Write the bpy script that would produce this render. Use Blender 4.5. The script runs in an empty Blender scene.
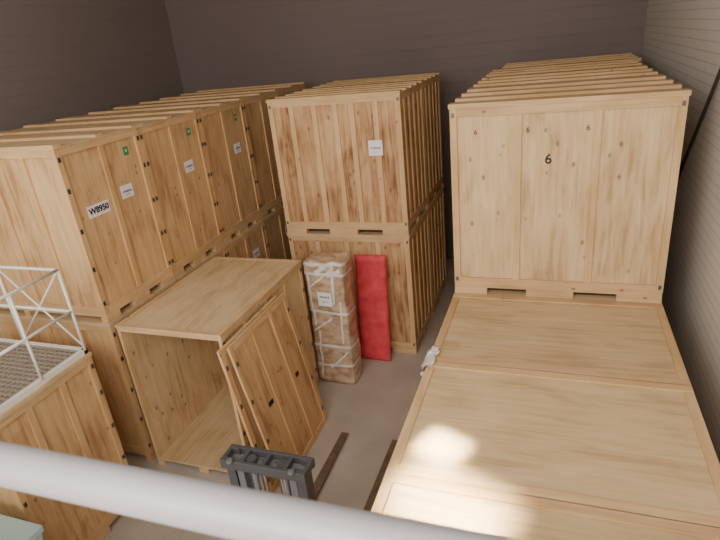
import bpy, bmesh, math, random
from mathutils import Matrix, Vector
random.seed(4)
S=bpy.context.scene
def srgb(r,g,b):
    f=lambda c:(c/255/12.92 if c/255<=0.04045 else ((c/255+0.055)/1.055)**2.4)
    return (f(r),f(g),f(b),1)
# ---------------------------------------------------------------- materials
def newmat(name,rough=.6,metal=0,col=None):
    m=bpy.data.materials.new(name);m.use_nodes=True
    b=m.node_tree.nodes['Principled BSDF'];b.inputs['Roughness'].default_value=rough;b.inputs['Metallic'].default_value=metal
    if col:b.inputs['Base Color'].default_value=col
    return m,m.node_tree,b
def noisy(name,c1,c2,scale=4,rough=.6,metal=0,bump=.1,stretch=(1,1,1),detail=5,lo=.3,hi=.7):
    m,nt,b=newmat(name,rough,metal);N=nt.nodes.new;L=nt.links.new
    tc=N('ShaderNodeTexCoord');mp=N('ShaderNodeMapping');mp.inputs['Scale'].default_value=stretch
    n=N('ShaderNodeTexNoise');n.inputs['Scale'].default_value=scale;n.inputs['Detail'].default_value=detail
    r=N('ShaderNodeValToRGB');r.color_ramp.elements[0].color=c1;r.color_ramp.elements[1].color=c2
    r.color_ramp.elements[0].position=lo;r.color_ramp.elements[1].position=hi
    L(tc.outputs['Object'],mp.inputs[0]);L(mp.outputs[0],n.inputs['Vector']);L(n.outputs[0],r.inputs[0]);L(r.outputs[0],b.inputs['Base Color'])
    if bump:
        bp=N('ShaderNodeBump');bp.inputs['Strength'].default_value=bump;bp.inputs['Distance'].default_value=.01
        L(n.outputs[0],bp.inputs['Height']);L(bp.outputs[0],b.inputs['Normal'])
    return m
def wood(name,cols,axis='z',knots=0.0,rough=.8,var=.09,blotch=.5):
    """long-grain timber: stretched noise + broad blotches + scattered knots"""
    m,nt,b=newmat(name,rough);N=nt.nodes.new;L=nt.links.new
    b.inputs['Specular IOR Level'].default_value=.22
    tc=N('ShaderNodeTexCoord');oi=N('ShaderNodeObjectInfo')
    off=N('ShaderNodeVectorMath');off.operation='SCALE';off.inputs[0].default_value=(17,31,23);L(oi.outputs['Random'],off.inputs['Scale'])
    add=N('ShaderNodeVectorMath');L(tc.outputs['Object'],add.inputs[0]);L(off.outputs[0],add.inputs[1])
    def mapped(base,al):
        mp=N('ShaderNodeMapping');s=[base]*3;s['xyz'.index(axis)]=al;mp.inputs['Scale'].default_value=s;L(add.outputs[0],mp.inputs[0]);return mp
    n=N('ShaderNodeTexNoise');n.inputs['Scale'].default_value=1;n.inputs['Detail'].default_value=6;n.inputs['Distortion'].default_value=.7;L(mapped(18,1.5).outputs[0],n.inputs['Vector'])
    n2=N('ShaderNodeTexNoise');n2.inputs['Scale'].default_value=1;n2.inputs['Detail'].default_value=5;n2.inputs['Distortion'].default_value=.8;L(mapped(2.8,1.3).outputs[0],n2.inputs['Vector'])
    mx=N('ShaderNodeMix');mx.data_type='FLOAT';mx.inputs[0].default_value=blotch;L(n.outputs[0],mx.inputs[2]);L(n2.outputs[0],mx.inputs[3])
    r=N('ShaderNodeValToRGB');e=r.color_ramp.elements;e[0].position=.36;e[0].color=cols[0];e[1].position=.62;e[1].color=cols[-1]
    if len(cols)==3:
        k=r.color_ramp.elements.new(.47);k.color=cols[1]
    L(mx.outputs[0],r.inputs[0]);out=r.outputs[0]
    if knots:
        v=N('ShaderNodeTexVoronoi');v.inputs['Scale'].default_value=1.9;L(mapped(3.4,2.1).outputs[0],v.inputs['Vector'])
        cs=N('ShaderNodeSeparateColor');L(v.outputs['Color'],cs.inputs[0])
        th=N('ShaderNodeMath');th.operation='LESS_THAN';th.inputs[1].default_value=min(1,.35+knots*.5);L(cs.outputs[0],th.inputs[0])
        kr=N('ShaderNodeValToRGB');kr.color_ramp.elements[0].position=.06;kr.color_ramp.elements[0].color=(1,1,1,1);kr.color_ramp.elements[1].position=.11+.1*knots;kr.color_ramp.elements[1].color=(0,0,0,1)
        L(v.outputs['Distance'],kr.inputs[0])
        mu=N('ShaderNodeMath');mu.operation='MULTIPLY';L(kr.outputs[0],mu.inputs[0]);L(th.outputs[0],mu.inputs[1])
        mu2=N('ShaderNodeMath');mu2.operation='MULTIPLY';mu2.inputs[1].default_value=.75;L(mu.outputs[0],mu2.inputs[0])
        km=N('ShaderNodeMix');km.data_type='RGBA';L(mu2.outputs[0],km.inputs[0]);L(out,km.inputs[6]);km.inputs[7].default_value=srgb(120,86,58);out=km.outputs[2]
    hs=N('ShaderNodeHueSaturation');mr=N('ShaderNodeMapRange');mr.inputs[3].default_value=1-var;mr.inputs[4].default_value=1+var*.6
    L(oi.outputs['Random'],mr.inputs[0]);L(mr.outputs[0],hs.inputs['Value']);L(out,hs.inputs['Color']);L(hs.outputs[0],b.inputs['Base Color'])
    bp=N('ShaderNodeBump');bp.inputs['Strength'].default_value=.1;bp.inputs['Distance'].default_value=.004;L(n.outputs[0],bp.inputs['Height']);L(bp.outputs[0],b.inputs['Normal'])
    return m
LC=[srgb(186,154,112),srgb(212,180,136),srgb(226,198,156)]
DC=[srgb(190,160,120),srgb(206,177,136),srgb(216,190,150)]
OC=[srgb(176,136,94),srgb(204,165,118),srgb(220,184,136)]
RC=[srgb(134,92,62),srgb(184,142,102),srgb(212,174,130)]
M={}
M['ply']=wood('plywood_pale',LC,'z',.6);M['plyO']=wood('plywood_golden',OC,'z',.3);M['plyR']=wood('pine_boards_red',RC,'z',1.0)
M['lidx']=wood('plywood_lid_x',DC,'x',0);M['lidy']=wood('plywood_lid_y',DC,'y',0)
M['bz']=wood('batten_upright',[srgb(200,162,114),srgb(224,190,144)],'z',.1)
M['bx']=wood('batten_x',[srgb(196,160,114),srgb(220,186,142)],'x',.1);M['by']=wood('batten_y',[srgb(196,160,114),srgb(220,186,142)],'y',.1)
M['bzO']=wood('batten_upright_golden',[srgb(196,154,106),srgb(218,180,132)],'z',.1)
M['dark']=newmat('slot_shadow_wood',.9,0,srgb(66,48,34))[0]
M['steel']=newmat('galvanised_steel',.5,.5,srgb(104,98,92))[0]
M['paper']=newmat('label_paper',.6,0,srgb(238,236,240))[0]
M['ink']=newmat('black_ink',.7,0,srgb(40,36,34))[0]
M['brown']=newmat('brown_stamp_ink',.7,0,srgb(104,74,50))[0]
M['green']=newmat('green_print',.6,0,srgb(60,140,95))[0]
M['blueink']=newmat('grey_print',.6,0,srgb(120,130,150))[0]
# ---------------------------------------------------------------- mesh builder
class Mesh:
    def __init__(s):s.bm=bmesh.new();s.mats=[]
    def mi(s,m):
        m=M[m] if isinstance(m,str) else m
        if m not in s.mats:s.mats.append(m)
        return s.mats.index(m)
    def box(s,x0,x1,y0,y1,z0,z1,m,mat=None):
        i=s.mi(m);vs=[s.bm.verts.new((x,y,z)) for x in(x0,x1) for y in(y0,y1) for z in(z0,z1)]
        for f in((0,1,3,2),(4,6,7,5),(0,4,5,1),(2,3,7,6),(0,2,6,4),(1,5,7,3)):
            fc=s.bm.faces.new([vs[k] for k in f]);fc.material_index=i
        if mat is not None:
            for v in vs:v.co=mat@v.co
        return vs
    def tube(s,p,q,r,m,n=14,r2=None,caps=True):
        p,q=Vector(p),Vector(q);d=(q-p).normalized();a=d.orthogonal().normalized();b=d.cross(a);i=s.mi(m);r2=r if r2 is None else r2
        R=[[s.bm.verts.new(c+(a*math.cos(t)+b*math.sin(t))*rr) for t in [2*math.pi*k/n for k in range(n)]] for c,rr in((p,r),(q,r2))]
        for k in range(n):
            f=s.bm.faces.new((R[0][k],R[0][(k+1)%n],R[1][(k+1)%n],R[1][k]));f.material_index=i;f.smooth=True
        if caps:
            for L_ in R:
                f=s.bm.faces.new(L_);f.material_index=i
    def path(s,pts,r,m,n=12):
        for a,b in zip(pts[:-1],pts[1:]):s.tube(a,b,r,m,n)
        for c in pts[1:-1]:s.ball(c,r,m)
    def ball(s,c,r,m):
        i=s.mi(m);g=bmesh.ops.create_uvsphere(s.bm,u_segments=12,v_segments=8,radius=r,matrix=Matrix.Translation(c))
        for v in g['verts']:
            for f in v.link_faces:f.material_index=i;f.smooth=True
    def text(s,txt,size,m,mat,off=.02):
        cu=bpy.data.curves.new('t','FONT');cu.body=txt;cu.size=size;cu.align_x='CENTER';cu.align_y='CENTER';cu.offset=size*off;cu.extrude=.0012
        o=bpy.data.objects.new('t',cu);S.collection.objects.link(o);bpy.context.view_layer.update()
        me=bpy.data.meshes.new_from_object(o);me.transform(mat);n0=len(s.bm.faces);s.bm.from_mesh(me);s.bm.faces.ensure_lookup_table();i=s.mi(m)
        for f in s.bm.faces[n0:]:f.material_index=i
        bpy.data.objects.remove(o);bpy.data.curves.remove(cu);bpy.data.meshes.remove(me)
    def obj(s,name,loc=(0,0,0),rz=0,bevel=0,parent=None):
        bmesh.ops.recalc_face_normals(s.bm,faces=s.bm.faces[:])
        me=bpy.data.meshes.new(name);s.bm.to_mesh(me);s.bm.free()
        for m in s.mats:me.materials.append(m)
        o=bpy.data.objects.new(name,me);S.collection.objects.link(o);o.location=loc;o.rotation_euler[2]=rz
        if bevel:
            b=o.modifiers.new('bevel','BEVEL');b.width=bevel;b.segments=2;b.limit_method='ANGLE'
        if parent:o.parent=parent
        return o
def FT(x,z,y=0,r=0):
    return Matrix.Translation((x,y,z))@Matrix.Rotation(math.pi/2,4,'X')@Matrix.Rotation(r,4,'Z')
H=2.3
def vault(w,d,loc,rz=0,h=H,front=(.5,),side=(.33,.66),back=(.5,),panel='ply',post='bz',lid='flat',ribdir='x',ribs=4,ribw=.13,labels=(),stencil=(),latches=False,bat=.075,name='wooden_storage_crate',green=()):
    m=Mesh();pt=.028;bw=bat;zb=.13
    for y0,y1 in((0,.1),(d/2-.05,d/2+.05),(d-.1,d)):
        for a,b in((0,.17),(.37,.6),(.8,1)):
            m.box(w*a,w*b,y0,y1,0,.09,'bx')
    m.box(.004,w-.004,.004,d-.004,.09,zb,'bx')
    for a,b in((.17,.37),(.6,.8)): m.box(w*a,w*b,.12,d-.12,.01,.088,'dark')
    m.box(pt,w-pt,pt,pt+.015,zb,h-.05,panel);m.box(pt,w-pt,d-pt-.015,d-pt,zb,h-.05,panel)
    m.box(pt,pt+.015,pt+.015,d-pt-.015,zb,h-.05,panel);m.box(w-pt-.015,w-pt,pt+.015,d-pt-.015,zb,h-.05,panel)
    for x in(0,w-bw):
        for y in(0,d-bw):m.box(x,x+bw,y,y+bw,zb,h-.05,post)
    for z0,z1 in((zb,zb+.09),(h-.14,h-.05)):
        m.box(bw,w-bw,.003,pt,z0,z1,'bx');m.box(bw,w-bw,d-pt,d-.003,z0,z1,'bx')
        m.box(.003,pt,bw,d-bw,z0,z1,'by');m.box(w-pt,w-.003,bw,d-bw,z0,z1,'by')
    for f in front:m.box(w*f-bw/2,w*f+bw/2,.004,pt,zb+.09,h-.14,post)
    for f in back:m.box(w*f-bw/2,w*f+bw/2,d-pt,d-.004,zb+.09,h-.14,post)
    for f in side:
        for x0,x1 in((.004,pt),(w-pt,w-.004)):m.box(x0,x1,d*f-bw/2,d*f+bw/2,zb+.09,h-.14,post)
    o=.012
    if lid=='flat':
        m.box(-o,w+o,-o,d+o,h-.05,h-.018,'lidx' if ribdir=='x' else 'lidy')
        m.box(-o,w+o,-o,.085,h-.018,h,'bx');m.box(-o,w+o,d-.085,d+o,h-.018,h,'bx')
        m.box(-o,.07,.085,d-.085,h-.018,h-.004,'by');m.box(w-.07,w+o,.085,d-.085,h-.018,h-.004,'by')
    elif lid=='plain':
        m.box(-o,w+o,-o,d+o,h-.05,h,'lidx' if ribdir=='x' else 'lidy')
    else:
        m.box(-o,w+o,-o,d+o,h-.05,h-.032,'lidx' if ribdir=='x' else 'lidy')
        n=ribs;q=ribw/2
        for k in range(n):
            if ribdir=='x':
                c=-o+q+(d+2*o-2*q)*k/(n-1);m.box(-o,w+o,c-q,c+q,h-.032,h,'bx')
            else:
                c=-o+q+(w+2*o-2*q)*k/(n-1);m.box(c-q,c+q,-o,d+o,h-.032,h,'by')
    if latches:
        for x in(.03,w-.03):
            for z in(.28,.75,1.25,1.75,2.12):
                m.box(x-.018,x+.018,-.006,.004,z-.03,z+.03,'steel');m.tube((x,-.012,z-.02),(x,-.012,z+.02),.006,'ink',8)
    else:
        for x in(.035,w-.035):
            for z in(.2,h-.12):m.box(x-.016,x+.016,-.005,.004,z-.025,z+.025,'steel')
    for (fx,z,lw,lh,t,r) in labels:
        yl=.002 if t=='board' else pt-.006
        m.box(-lw/2,lw/2,-.003,.003,-lh/2,lh/2,'paper',Matrix.Translation((w*fx,yl,z))@Matrix.Rotation(r,4,'Y'))
        if t in('lines','board'):
            m.text('STORAGE',lw*.17,'ink',FT(w*fx,z,yl-.0045,-r));m.text('no. 412',lw*.1,'blueink',FT(w*fx,z-lh*.25,yl-.0045,-r))
        else:m.text(t,lh*.72,'ink',FT(w*fx,z,yl-.0045,-r),.035)
    for (fx,z,sz,t,mm) in stencil:m.text(t,sz,mm,FT(w*fx,z,pt-.001))
    for (fx,z) in green:
        m.box(w*fx-.045,w*fx+.045,pt-.006,pt+.002,z-.055,z+.055,'green')
        m.text('V',.06,'paper',FT(w*fx,z,pt-.0075))
    return m.obj(name,loc,rz,bevel=.003)
# ---------------------------------------------------------------- room
WX0,WX1,WY0,WY1,WZ=-9.3,1.58,-2.5,12.7,8.5
def corr(name,c1,c2,period,strength):
    m,nt,b=newmat(name,.65);N=nt.nodes.new;L=nt.links.new
    tc=N('ShaderNodeTexCoord');sp=N('ShaderNodeSeparateXYZ');L(tc.outputs['Object'],sp.inputs[0])
    mu=N('ShaderNodeMath');mu.operation='MULTIPLY';mu.inputs[1].default_value=1/period;L(sp.outputs[2],mu.inputs[0])
    fr=N('ShaderNodeMath');fr.operation='FRACT';L(mu.outputs[0],fr.inputs[0])
    r=N('ShaderNodeValToRGB');e=r.color_ramp.elements;e[0].position=.0;e[0].color=(0,0,0,1);e[1].position=.14;e[1].color=(1,1,1,1)
    L(fr.outputs[0],r.inputs[0])
    n=N('ShaderNodeTexNoise');n.inputs['Scale'].default_value=.5;L(tc.outputs['Object'],n.inputs['Vector'])
    mx=N('ShaderNodeMix');mx.data_type='RGBA';L(n.outputs[0],mx.inputs[0]);mx.inputs[6].default_value=c1;mx.inputs[7].default_value=c2
    m2=N('ShaderNodeMix');m2.data_type='RGBA';m2.blend_type='MULTIPLY';m2.inputs[0].default_value=strength;L(mx.outputs[2],m2.inputs[6]);L(r.outputs[0],m2.inputs[7])
    L(m2.outputs[2],b.inputs['Base Color'])
    bp=N('ShaderNodeBump');bp.inputs['Strength'].default_value=.3;bp.inputs['Distance'].default_value=.01;L(r.outputs[0],bp.inputs['Height']);L(bp.outputs[0],b.inputs['Normal'])
    return m
mback=corr('dark_cladding',srgb(116,102,98),srgb(126,112,108),.25,.04)
mleft=corr('dark_cladding_side',srgb(134,121,116),srgb(142,129,123),.25,.04)
mright=corr('white_corrugated_cladding',srgb(206,202,195),srgb(214,210,203),.11,.3)
mfloor=noisy('concrete_floor',srgb(170,160,148),srgb(194,184,172),1.6,.7,0,.1,lo=.25,hi=.75,detail=8)
def slab(name,b,mat):
    m=Mesh();m.box(*b,mat);return m.obj(name)
slab('floor',(WX0-.2,WX1+.2,WY0,WY1+.2,-.15,0),mfloor)
slab('wall_back',(WX0-.2,WX1+.2,WY1,WY1+.2,0,WZ),mback)
slab('wall_left',(WX0-.2,WX0,WY0,WY1,0,WZ),mleft)
slab('wall_right',(WX1,WX1+.2,WY0,WY1,0,WZ),mright)
slab('ceiling',(WX0-.2,WX1+.2,1.2,WY1+.2,WZ,WZ+.15),newmat('ceiling_panel',.8,0,srgb(190,184,178))[0])
# ---------------------------------------------------------------- crates
L_,W_=2.3135,1.5636
xR,yR=-1.1058,6.1396
for k in range(3):
    vault(L_,W_-.012,(xR,yR+k*W_,H),front=(.317,.66),lid='ribs',ribs=4,panel='ply',
      stencil=((.12,1.98,.08,'6','brown'),(.36,1.98,.08,'6','brown'),(.44,1.98,.07,'c','brown'),(.62,1.98,.08,'6','brown'),(.455,1.66,.15,'6','ink'),(.45,1.52,.06,'c','brown')) if k==0 else ())
vault(L_,W_-.012,(xR+.12,yR+3*W_,H),lid='ribs')
for k in range(-3,4):
    vault(L_,W_-.012,(xR,yR+k*W_,0),front=(.317,.66),lid='flat' if k<0 else 'plain')
Lc=2.2283;xC,yC=-2.2088-2.2283,8.1664
for k in range(2):
    for t in range(2):
        vault(Lc,W_-.012,(xC,yC+k*W_,t*H),front=(.18,.36,.52,.645,.82) if t else (.25,.5,.75),side=(.2,.4,.6,.8),panel='plyR',lid='ribs' if t else 'plain',ribs=5,ribw=.12,
          labels=((.80,1.46,.23,.24,'board',0),) if (k==0 and t) else (),bat=.085)
xL,yL,Wl=-5.3412,4.6951,1.4107
labs=[((.29,1.42,.36,.15,'W8950',.0),(.68,1.5,.22,.17,'lines',0)),((.68,1.5,.22,.17,'lines',0),),((.72,1.48,.2,.17,'lines',0),),(),()]
for k in range(5):
    for t in range(2):
        vault(Wl-.012,2.8,(xL,yL+k*Wl,t*H),rz=math.pi/2,front=(.5,),side=(.2,.4,.6,.8),panel='plyO',post='bzO',lid='ribs' if t else 'plain',ribdir='y',ribs=3,ribw=.12,latches=True,
          labels=labs[k] if t else ((.7,1.75,.22,.17,'lines',0),),green=((.8,2.0),) if (t and k<4) else ())
vault(1.34,2.3,(-5.05,4.06-1.34,0),rz=math.pi/2,front=(.33,.66),panel='plyO',post='bzO',lid='plain',latches=True,name='wooden_storage_crate')
def open_crate():
    m=Mesh();w,d,h=W_,L_,H;t=.018;bw=.07
    for x0,x1 in((0,.12),(w/2-.08,w/2+.08),(w-.12,w)):m.box(x0,x1,0,d,0,.09,'by')
    m.box(0,w,0,d,.09,.12,'lidy')
    m.box(.025,.025+t,.03,d-.03,.12,h-.03,'ply');m.box(w-.025-t,w-.025,.03,d-.03,.12,h-.03,'ply');m.box(.04,w-.04,d-.03-t,d-.03,.12,h-.03,'ply')
    for y in(0,d-bw):
        q=.045 if y==0 else bw
        m.box(0,q,y,y+bw,.12,h-.03,'bz');m.box(w-q,w,y,y+bw,.12,h-.03,'bz')
    for z0,z1 in((.12,.2),(h-.11,h-.03)):
        m.box(0,.025,bw,d-bw,z0,z1,'by');m.box(w-.025,w,bw,d-bw,z0,z1,'by');m.box(bw,w-bw,d-.03,d,z0,z1,'bx')
    for f in(.25,.5,.75):
        m.box(0,.025,d*f-.035,d*f+.035,.2,h-.11,'bz');m.box(w-.025,w,d*f-.035,d*f+.035,.2,h-.11,'bz')
    m.box(bw*.6,w-bw*.6,.0,.03,h-.09,h-.03,'bx')
    m.box(-.01,w+.01,-.01,d+.01,h-.03,h-.008,'lidy')
    for x0,x1 in((-.01,.06),(w-.06,w+.01)):m.box(x0,x1,-.01,d+.01,h-.008,h,'by')
    for y0,y1 in((-.01,.06),(d-.06,d+.01)):m.box(.06,w-.06,y0,y1,h-.008,h,'bx')
    for y in(.035,d-.035):
        for z in(.3,.8,1.3,1.8,2.15):m.box(w-.001,w+.006,y-.025,y+.025,z-.03,z+.03,'steel')
    return m.obj('open_wooden_crate',(xO-w,yO,0),bevel=.003)
xO,yO=-3.6544,4.6757
open_crate()
def door(name,y0,y1,xt,xb,hh,z0=0):
    m=Mesh();w=y1-y0
    m.box(0,w,.02,.036,0,hh,'plyO')
    for a,b in((0,.08),(w*.34,w*.34+.07),(w*.66,w*.66+.07),(w-.08,w)):m.box(a,b,0,.02,0,hh,'bzO')
    for a,b in((0,.09),(hh-.09,hh)):m.box(.08,w-.08,.002,.02,a,b,'bx')
    for x in(.04,w-.04):
        for z in(.25,.8,1.4,1.95):m.box(x-.02,x+.02,-.005,.002,z-.03,z+.03,'steel')
    m.text('V 12',.07,'brown',FT(w*.54,hh*.62,.019));m.box(w*.22,w*.3,.014,.0195,hh*.5,hh*.53,'ink');m.box(w*.74,w*.80,.014,.0195,hh*.47,hh*.5,'ink')
    o=m.obj(name,bevel=.003);a=math.asin((xb-xt)/hh)
    o.matrix_world=Matrix.Translation((xb,y0,z0))@Matrix.Rotation(-a,4,'Y')@Matrix.Rotation(math.pi/2,4,'Z')
    return o
door('crate_door_panel',4.62,6.12,-3.53,-3.14,2.2)
door('crate_door_panel',4.50,6.0,-3.585,-3.28,2.2)
# ---------------------------------------------------------------- wrapped package
card=noisy('wrapped_cardboard',srgb(166,134,106),srgb(212,186,158),5,.3,0,.5,stretch=(1,1,1.6),lo=.35,hi=.62)
card.node_tree.nodes['Principled BSDF'].inputs['Coat Weight'].default_value=.6
tape=noisy('white_tape',srgb(214,208,202),srgb(238,234,230),12,.3,0,.3)
def package():
    from mathutils import noise
    w,d,h=.66,.42,2.24
    bm=bmesh.new();bmesh.ops.create_cube(bm,size=1);bmesh.ops.subdivide_edges(bm,edges=bm.edges[:],cuts=27,use_grid_fill=True)
    def warp(x,y,z):
        sx,sy=x,y
        x*=1-.07*abs(2*sy)**4;y*=1-.07*abs(2*sx)**4
        bul=1+.012*math.sin((z+.5)*9)
        p=Vector((x*w*bul,y*d*bul,(z+.5)*h))
        n=noise.noise(p*3.5)*.025+(.5-abs(noise.noise(p*9)))*.024+(.5-abs(noise.noise(p*16)))*.012
        dr=Vector((sx,sy,0))
        if dr.length>.3:p+=dr.normalized()*n
        if z>.45:p.z+=noise.noise(p*6)*.05
        if z<-.49:p.z=0
        return p
    for v in bm.verts:v.co=warp(*v.co)
    me=bpy.data.meshes.new('wrapped_package');bm.to_mesh(me);bm.free();me.materials.append(card)
    for p in me.polygons:p.use_smooth=True
    o=bpy.data.objects.new('cardboard_wrapped_package',me);S.collection.objects.link(o);o.location=(-3.335,7.27,0);o.rotation_euler[2]=-.02
    m=Mesh();i=m.mi(tape)
    def surf(s,z,out=.006):
        if -.5<=s<=.5:x,y=s,-.5
        elif s>.5:x,y=.5,-.5+(s-.5)
        else:x,y=-.5,-.5+(-.5-s)
        p=warp(x,y,z);return p+Vector((x,y,0)).normalized()*out
    def strip(s0,z0,s1,z1,wd,vert=False):
        n=26;prev=None;ph=random.random()*9
        for k in range(n+1):
            t=k/n;s_=s0+(s1-s0)*t;z=z0+(z1-z0)*t;jw=wd*(.75+.5*abs(noise.noise(Vector((t*5,ph,0)))))
            if vert:a,b=surf(s_-jw/2/w,z),surf(s_+jw/2/w,z)
            else:a,b=surf(s_,z-jw/2/h),surf(s_,z+jw/2/h)
            c=surf(s_,z,.009)
            q=[m.bm.verts.new(v) for v in(a,c,b)]
            if prev:
                for u in(0,1):
                    f=m.bm.faces.new((prev[u],q[u],q[u+1],prev[u+1]));f.material_index=i;f.smooth=True
            prev=q
    for z,sl in((-.35,.03),(-.16,-.02),(.13,-.04),(.42,-.02),(.475,.01)):strip(-1.3,z,1.3,z+sl,.055)
    strip(-.36,-.44,-.3,-.05,.04,True);strip(.2,.18,.26,.47,.05,True);strip(.33,-.14,.38,.2,.04,True);strip(-.38,.0,-.42,.4,.05,True)
    strip(-.42,.3,.3,.46,.045);strip(-.1,-.36,.42,-.22,.045);strip(-.45,-.05,.1,.06,.045);strip(-.2,.42,.1,.47,.09);strip(.1,.4,.45,.44,.08)
    y=-d/2-.045
    m.box(-.12,.12,y-.003,y+.003,1.5,1.74,'paper');m.text('FRAGILE',.045,'ink',FT(0,1.66,y-.005));m.text('keep dry',.03,'blueink',FT(0,1.58,y-.005))
    m.obj('tape_and_label',parent=o)
package()
# ---------------------------------------------------------------- red quilted pad
def red_pad():
    red=noisy('red_quilted_fabric',srgb(204,54,66),srgb(230,82,92),6,.6,0,.3)
    from mathutils import noise
    bm=bmesh.new();w,h,t=.56,1.98,.10;nx,nz=14,60
    grid={}
    for s_ in(0,1):
        for i in range(nx+1):
            for k in range(nz+1):
                u,v=i/nx,k/nz
                e=min(1,min(u,1-u)*9)*min(1,min(v,1-v)*24);e=e**.5
                q=abs(math.sin(v*math.pi*7))**.5
                y=(t/2)*(.25+.75*e)*(.8+.2*q)+noise.noise(Vector((u*4,v*14,s_*9)))*.008
                grid[s_,i,k]=bm.verts.new(((u-.5)*w+noise.noise(Vector((v*6,s_,3)))*.006,(-y if s_==0 else y),v*h))
    for s_ in(0,1):
        for i in range(nx):
            for k in range(nz):bm.faces.new((grid[s_,i,k],grid[s_,i+1,k],grid[s_,i+1,k+1],grid[s_,i,k+1]))
    for i in range(nx):
        for k in(0,nz):bm.faces.new((grid[0,i,k],grid[0,i+1,k],grid[1,i+1,k],grid[1,i,k]))
    for k in range(nz):
        for i in(0,nx):bm.faces.new((grid[0,i,k],grid[0,i,k+1],grid[1,i,k+1],grid[1,i,k]))
    bmesh.ops.recalc_face_normals(bm,faces=bm.faces[:])
    me=bpy.data.meshes.new('red_pad');bm.to_mesh(me);bm.free();me.materials.append(red)
    for p in me.polygons:p.use_smooth=True
    o=bpy.data.objects.new('red_quilted_mattress',me);S.collection.objects.link(o);o.location=(-2.89,7.87,0);o.rotation_euler=(-.105,0,0)
red_pad()
# ---------------------------------------------------------------- platform with white guard rail
white=newmat('white_painted_steel',.4,0,srgb(232,229,222))[0];grate=newmat('steel_grating',.5,.3,srgb(170,164,156))[0]
def platform():
    m=Mesh();x0,x1,y0,y1,z=-7.3,-5.06,2.76,4.05,2.302
    for a in((x0,x1,y0,y0+.05),(x0,x1,y1-.05,y1),(x0,x0+.05,y0,y1),(x1-.05,x1,y0,y1)):m.box(*a,z,z+.06,white)
    n=18
    for k in range(1,n):
        y=y0+(y1-y0)*k/n;m.box(x0+.05,x1-.05,y-.007,y+.007,z+.025,z+.055,grate)
    for k in range(1,30):
        x=x0+(x1-x0)*k/30;m.box(x-.006,x+.006,y0+.05,y1-.05,z+.04,z+.052,grate)
    r=.017
    T=3.37;Mid=2.86
    for zz in(T,Mid):
        m.path([(x0,y1-.03,zz),(x1,y1-.03,zz)],r,white);m.path([(x1,y1-.03,zz),(x1,y0+.03,zz)],r,white)
    for p in((x1,y1-.03),(x1-.95,y1-.03),(x1-1.9,y1-.03),(x1,y0+.65),(x1,y0+.03)):m.tube((p[0],p[1],z+.05),(p[0],p[1],T),r,white);m.ball((p[0],p[1],T),r,white)
    m.tube((x1,y1-.03,z+.1),(x1-.95,y1-.03,T),.011,white);m.tube((x1-.95,y1-.03,z+.1),(x1,y1-.03,T),.011,white)
    m.obj('picking_platform_with_guard_rail')
platform()
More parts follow.
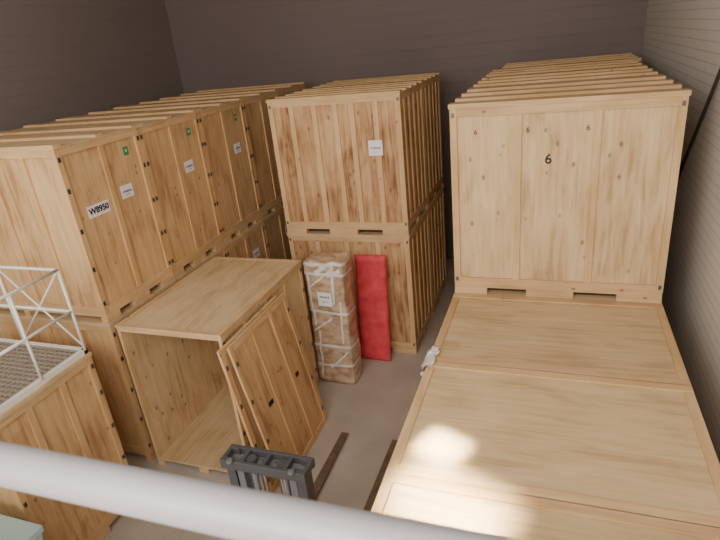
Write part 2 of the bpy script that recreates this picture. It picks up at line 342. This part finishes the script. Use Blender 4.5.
# ---------------------------------------------------------------- forklift stacker
def forklift():
    blk=newmat('mast_black_paint',.45,.1,srgb(82,82,84))[0];gry=newmat('mast_grey_paint',.4,.3,srgb(124,126,130))[0];fk=noisy('fork_steel_worn',srgb(100,84,72),srgb(128,108,92),8,.5,.2,.1)
    org=noisy('truck_body_paint',srgb(170,172,176),srgb(190,192,196),3,.4,0,0)
    m=Mesh();cx=-2.36;y=3.27;top=1.94
    for sx in(-1,1):
        X=cx+sx*.36
        m.box(X-.045,X+.045,y-.07,y-.055,.06,top,blk);m.box(X-.045,X+.045,y+.055,y+.07,.06,top,blk);m.box(X-.008+sx*.037,X+.008+sx*.037,y-.06,y+.06,.06,top,blk)
        Xi=cx+sx*.27
        m.box(Xi-.035,Xi+.035,y-.06,y-.045,.08,top-.06,gry);m.box(Xi-.035,Xi+.035,y+.045,y+.06,.08,top-.06,gry);m.box(Xi-.008,Xi+.008,y-.05,y+.05,.08,top-.06,gry)
        m.tube((cx+sx*.16,y,.1),(cx+sx*.16,y,top-.12),.03,gry);m.tube((cx+sx*.16,y,top-.13),(cx+sx*.16,y,top-.02),.05,blk)
        for dz in(-.02,.02):m.box(cx+sx*.09+dz-.007,cx+sx*.09+dz+.007,y+.03,y+.04,.3,top-.05,blk)
        X=cx+sx*.39
        vs=m.box(X-.07,X+.07,y+.14,5.84,.03,.075,fk)
        for v in vs:
            if v.co.y>5 :
                v.co.z=.03+(v.co.z-.03)*.4;v.co.x=X+(v.co.x-X)*.75
        m.box(X-.055,X+.055,y+.1,y+.15,.03,.62,fk)
        m.box(cx+sx*.46-.09*(sx>0),cx+sx*.46+.09*(sx<0),y-1.2,y-.05,.04,.2,blk)
        m.tube((cx+sx*.42-.04,y-.1,.08),(cx+sx*.42+.04,y-.1,.08),.08,blk,20)
    m.box(cx-.43,cx+.43,y-.11,y-.075,top-.10,top,blk);m.box(cx-.43,cx+.43,y+.075,y+.11,top-.10,top,blk)
    for a,b in((-.43,-.40),(-.24,-.20),(-.02,.02),(.20,.24),(.40,.43)):m.box(cx+a,cx+b,y-.075,y+.075,top-.08,top-.003,blk)
    m.box(cx-.4,cx+.4,y-.075,y+.075,top-.1,top-.07,gry)
    for a in(-.31,.31):m.tube((cx+a,y-.12,top),(cx+a,y-.12,top+.03),.03,gry)
    for z in(.55,1.2):m.box(cx-.42,cx+.42,y-.1,y-.07,z,z+.08,blk)
    for z in(.18,.5):m.box(cx-.46,cx+.46,y+.07,y+.1,z,z+.1,blk)
    for k in range(-4,5):m.box(cx+k*.1-.008,cx+k*.1+.008,y+.08,y+.095,.6,1.15,blk)
    m.box(cx-.46,cx+.46,y+.075,y+.1,1.13,1.17,blk)
    m.box(cx-.40,cx+.40,y-.85,y-.13,.1,.85,org);m.box(cx-.36,cx+.36,y-.8,y-.2,.85,.9,blk)
    m.tube((cx,y-.8,.6),(cx,y-1.25,1.1),.03,blk);m.tube((cx-.16,y-1.27,1.12),(cx+.16,y-1.27,1.12),.02,blk)
    m.tube((cx-.04,y-.55,.13),(cx+.04,y-.55,.13),.125,blk,24)
    m.obj('forklift_stacker',bevel=.004)
forklift()
# ---------------------------------------------------------------- small white plastic film hanging over the crate edge
def scrap():
    from mathutils import noise
    m=Mesh();i=m.mi(newmat('white_plastic_film',.3,0,srgb(228,222,216))[0])
    g={};n=16
    for a in range(n):
        for b in range(n):
            u,v=a/(n-1),b/(n-1)
            k=noise.noise(Vector((u*5,v*5,2)));e=(1-.35*abs(noise.noise(Vector((u*3,0,4))))*2)
            y=4.62+(u-.5)*.36+.08*noise.noise(Vector((v*4,u*3,1)))
            if v<.4:x=-1.125+(.4-v)*.18*(1+k);z=2.312+.05*abs(k)
            else:x=-1.135-.12*abs(k);z=2.305-(v-.4)*.5*e
            g[a,b]=m.bm.verts.new((x,y,z))
    for a in range(n-1):
        for b in range(n-1):
            f=m.bm.faces.new((g[a,b],g[a+1,b],g[a+1,b+1],g[a,b+1]));f.material_index=i;f.smooth=True
    m.obj('plastic_film_scrap')
scrap()
m=Mesh();m.tube((1.53,5.2,6.2),(1.53,8.8,2.2),.02,newmat('dark_rod',.5,.5,srgb(70,66,62))[0]);m.obj('dark_wall_rod')  # thin dark rod running diagonally along the right wall
# ---------------------------------------------------------------- stacked totes on a dolly, bottom left
def tote():
    tq=newmat('turquoise_plastic',.4,0,srgb(178,206,204))[0];bk=newmat('black_rubber',.6,0,srgb(48,46,46))[0]
    m=Mesh();x0,x1,y0,y1=-5.6,-4.65,1.75,2.6
    m.box(x0,x1,y0,y1,.16,.24,bk)
    for x in(x0+.12,x1-.12):
        for y in(y0+.12,y1-.12):m.tube((x,y-.025,.08),(x,y+.025,.08),.08,bk,20);m.box(x-.03,x+.03,y-.04,y+.04,.1,.17,bk)
    for q in range(2):
        vs=m.box(x0+.02,x1-.02,y0+.02,y1-.02,.24+q*.5,.66+q*.5,tq)
        for v in vs:
            if v.co.z<.3+q*.5:v.co.x=(v.co.x-(x0+x1)/2)*.9+(x0+x1)/2;v.co.y=(v.co.y-(y0+y1)/2)*.9+(y0+y1)/2
        m.box(x0,x1,y0,y1,.66+q*.5,.74+q*.5,tq)
        m.box(x1-.03,x1+.01,(y0+y1)/2-.12,(y0+y1)/2+.12,.58+q*.5,.62+q*.5,bk)
    m.obj('stacked_plastic_totes_on_dolly',bevel=.012)
tote()
# ---------------------------------------------------------------- mezzanine handrail in the foreground
C=5.3523
m=Mesh();rm=noisy('handrail_grey_paint',srgb(150,149,152),srgb(162,161,164),3,.4,.1,0)
a=Vector((-1.6,.33,C-.437));b=Vector((1.2,.33,C-.410))
m.tube(a,b,.0245,rm,32)
for x in(-1.3,1.0):m.tube((x,.33,C-1.35),(x,.33,C-.43),.02,rm,20)
m.obj('metal_handrail')
slab('floor_mezzanine',(WX0,WX1,-2.5,.4,C-1.5,C-1.35),mfloor)
# ---------------------------------------------------------------- light
w=bpy.data.worlds.new('w');S.world=w;w.use_nodes=True
bg=w.node_tree.nodes['Background'];bg.inputs[0].default_value=(1,.94,.87,1);bg.inputs[1].default_value=2.0
def area(name,loc,tgt,sx,sy,e,col,spread=180):
    l=bpy.data.lights.new(name,'AREA');l.shape='RECTANGLE';l.size=sx;l.size_y=sy;l.energy=e;l.color=col;l.spread=math.radians(spread)
    o=bpy.data.objects.new(name,l);S.collection.objects.link(o);o.location=loc;o.rotation_euler=(Vector(tgt)-Vector(loc)).to_track_quat('-Z','Y').to_euler();return o
area('daylight_opening',(-1.5,-2.2,6.6),(-3,8,2.2),7,2.5,430,(1,.93,.84))
area('sun_shaft',(-2.2,.2,8.0),(-.76,3.36,2.3),.34,.26,5.5,(1,.88,.66),2)
area('sun_shaft',(-2.0,-.4,8.0),(-.62,2.78,2.3),.75,.42,24,(1,.88,.66),4)
# ---------------------------------------------------------------- camera
f,yw,pi_,ro=540.1,.3663,.4016,.1063
cy,sy,cp,sp,cr,sr=math.cos(yw),math.sin(yw),math.cos(pi_),math.sin(pi_),math.cos(ro),math.sin(ro)
F=Vector((-sy*cp,cy*cp,-sp));R=Vector((cy,sy,0));D=F.cross(R);Rr=R*cr+D*sr;Dd=-R*sr+D*cr
cd=bpy.data.cameras.new('camera');cam=bpy.data.objects.new('camera',cd);S.collection.objects.link(cam);S.camera=cam
cam.matrix_world=Matrix((( Rr.x,-Dd.x,-F.x,0),(Rr.y,-Dd.y,-F.y,0),(Rr.z,-Dd.z,-F.z,C),(0,0,0,1)))
cd.sensor_width=36;cd.lens=f/720*36;cd.clip_start=.02
cd.dof.use_dof=True;cd.dof.focus_distance=7.5;cd.dof.aperture_fstop=8.0
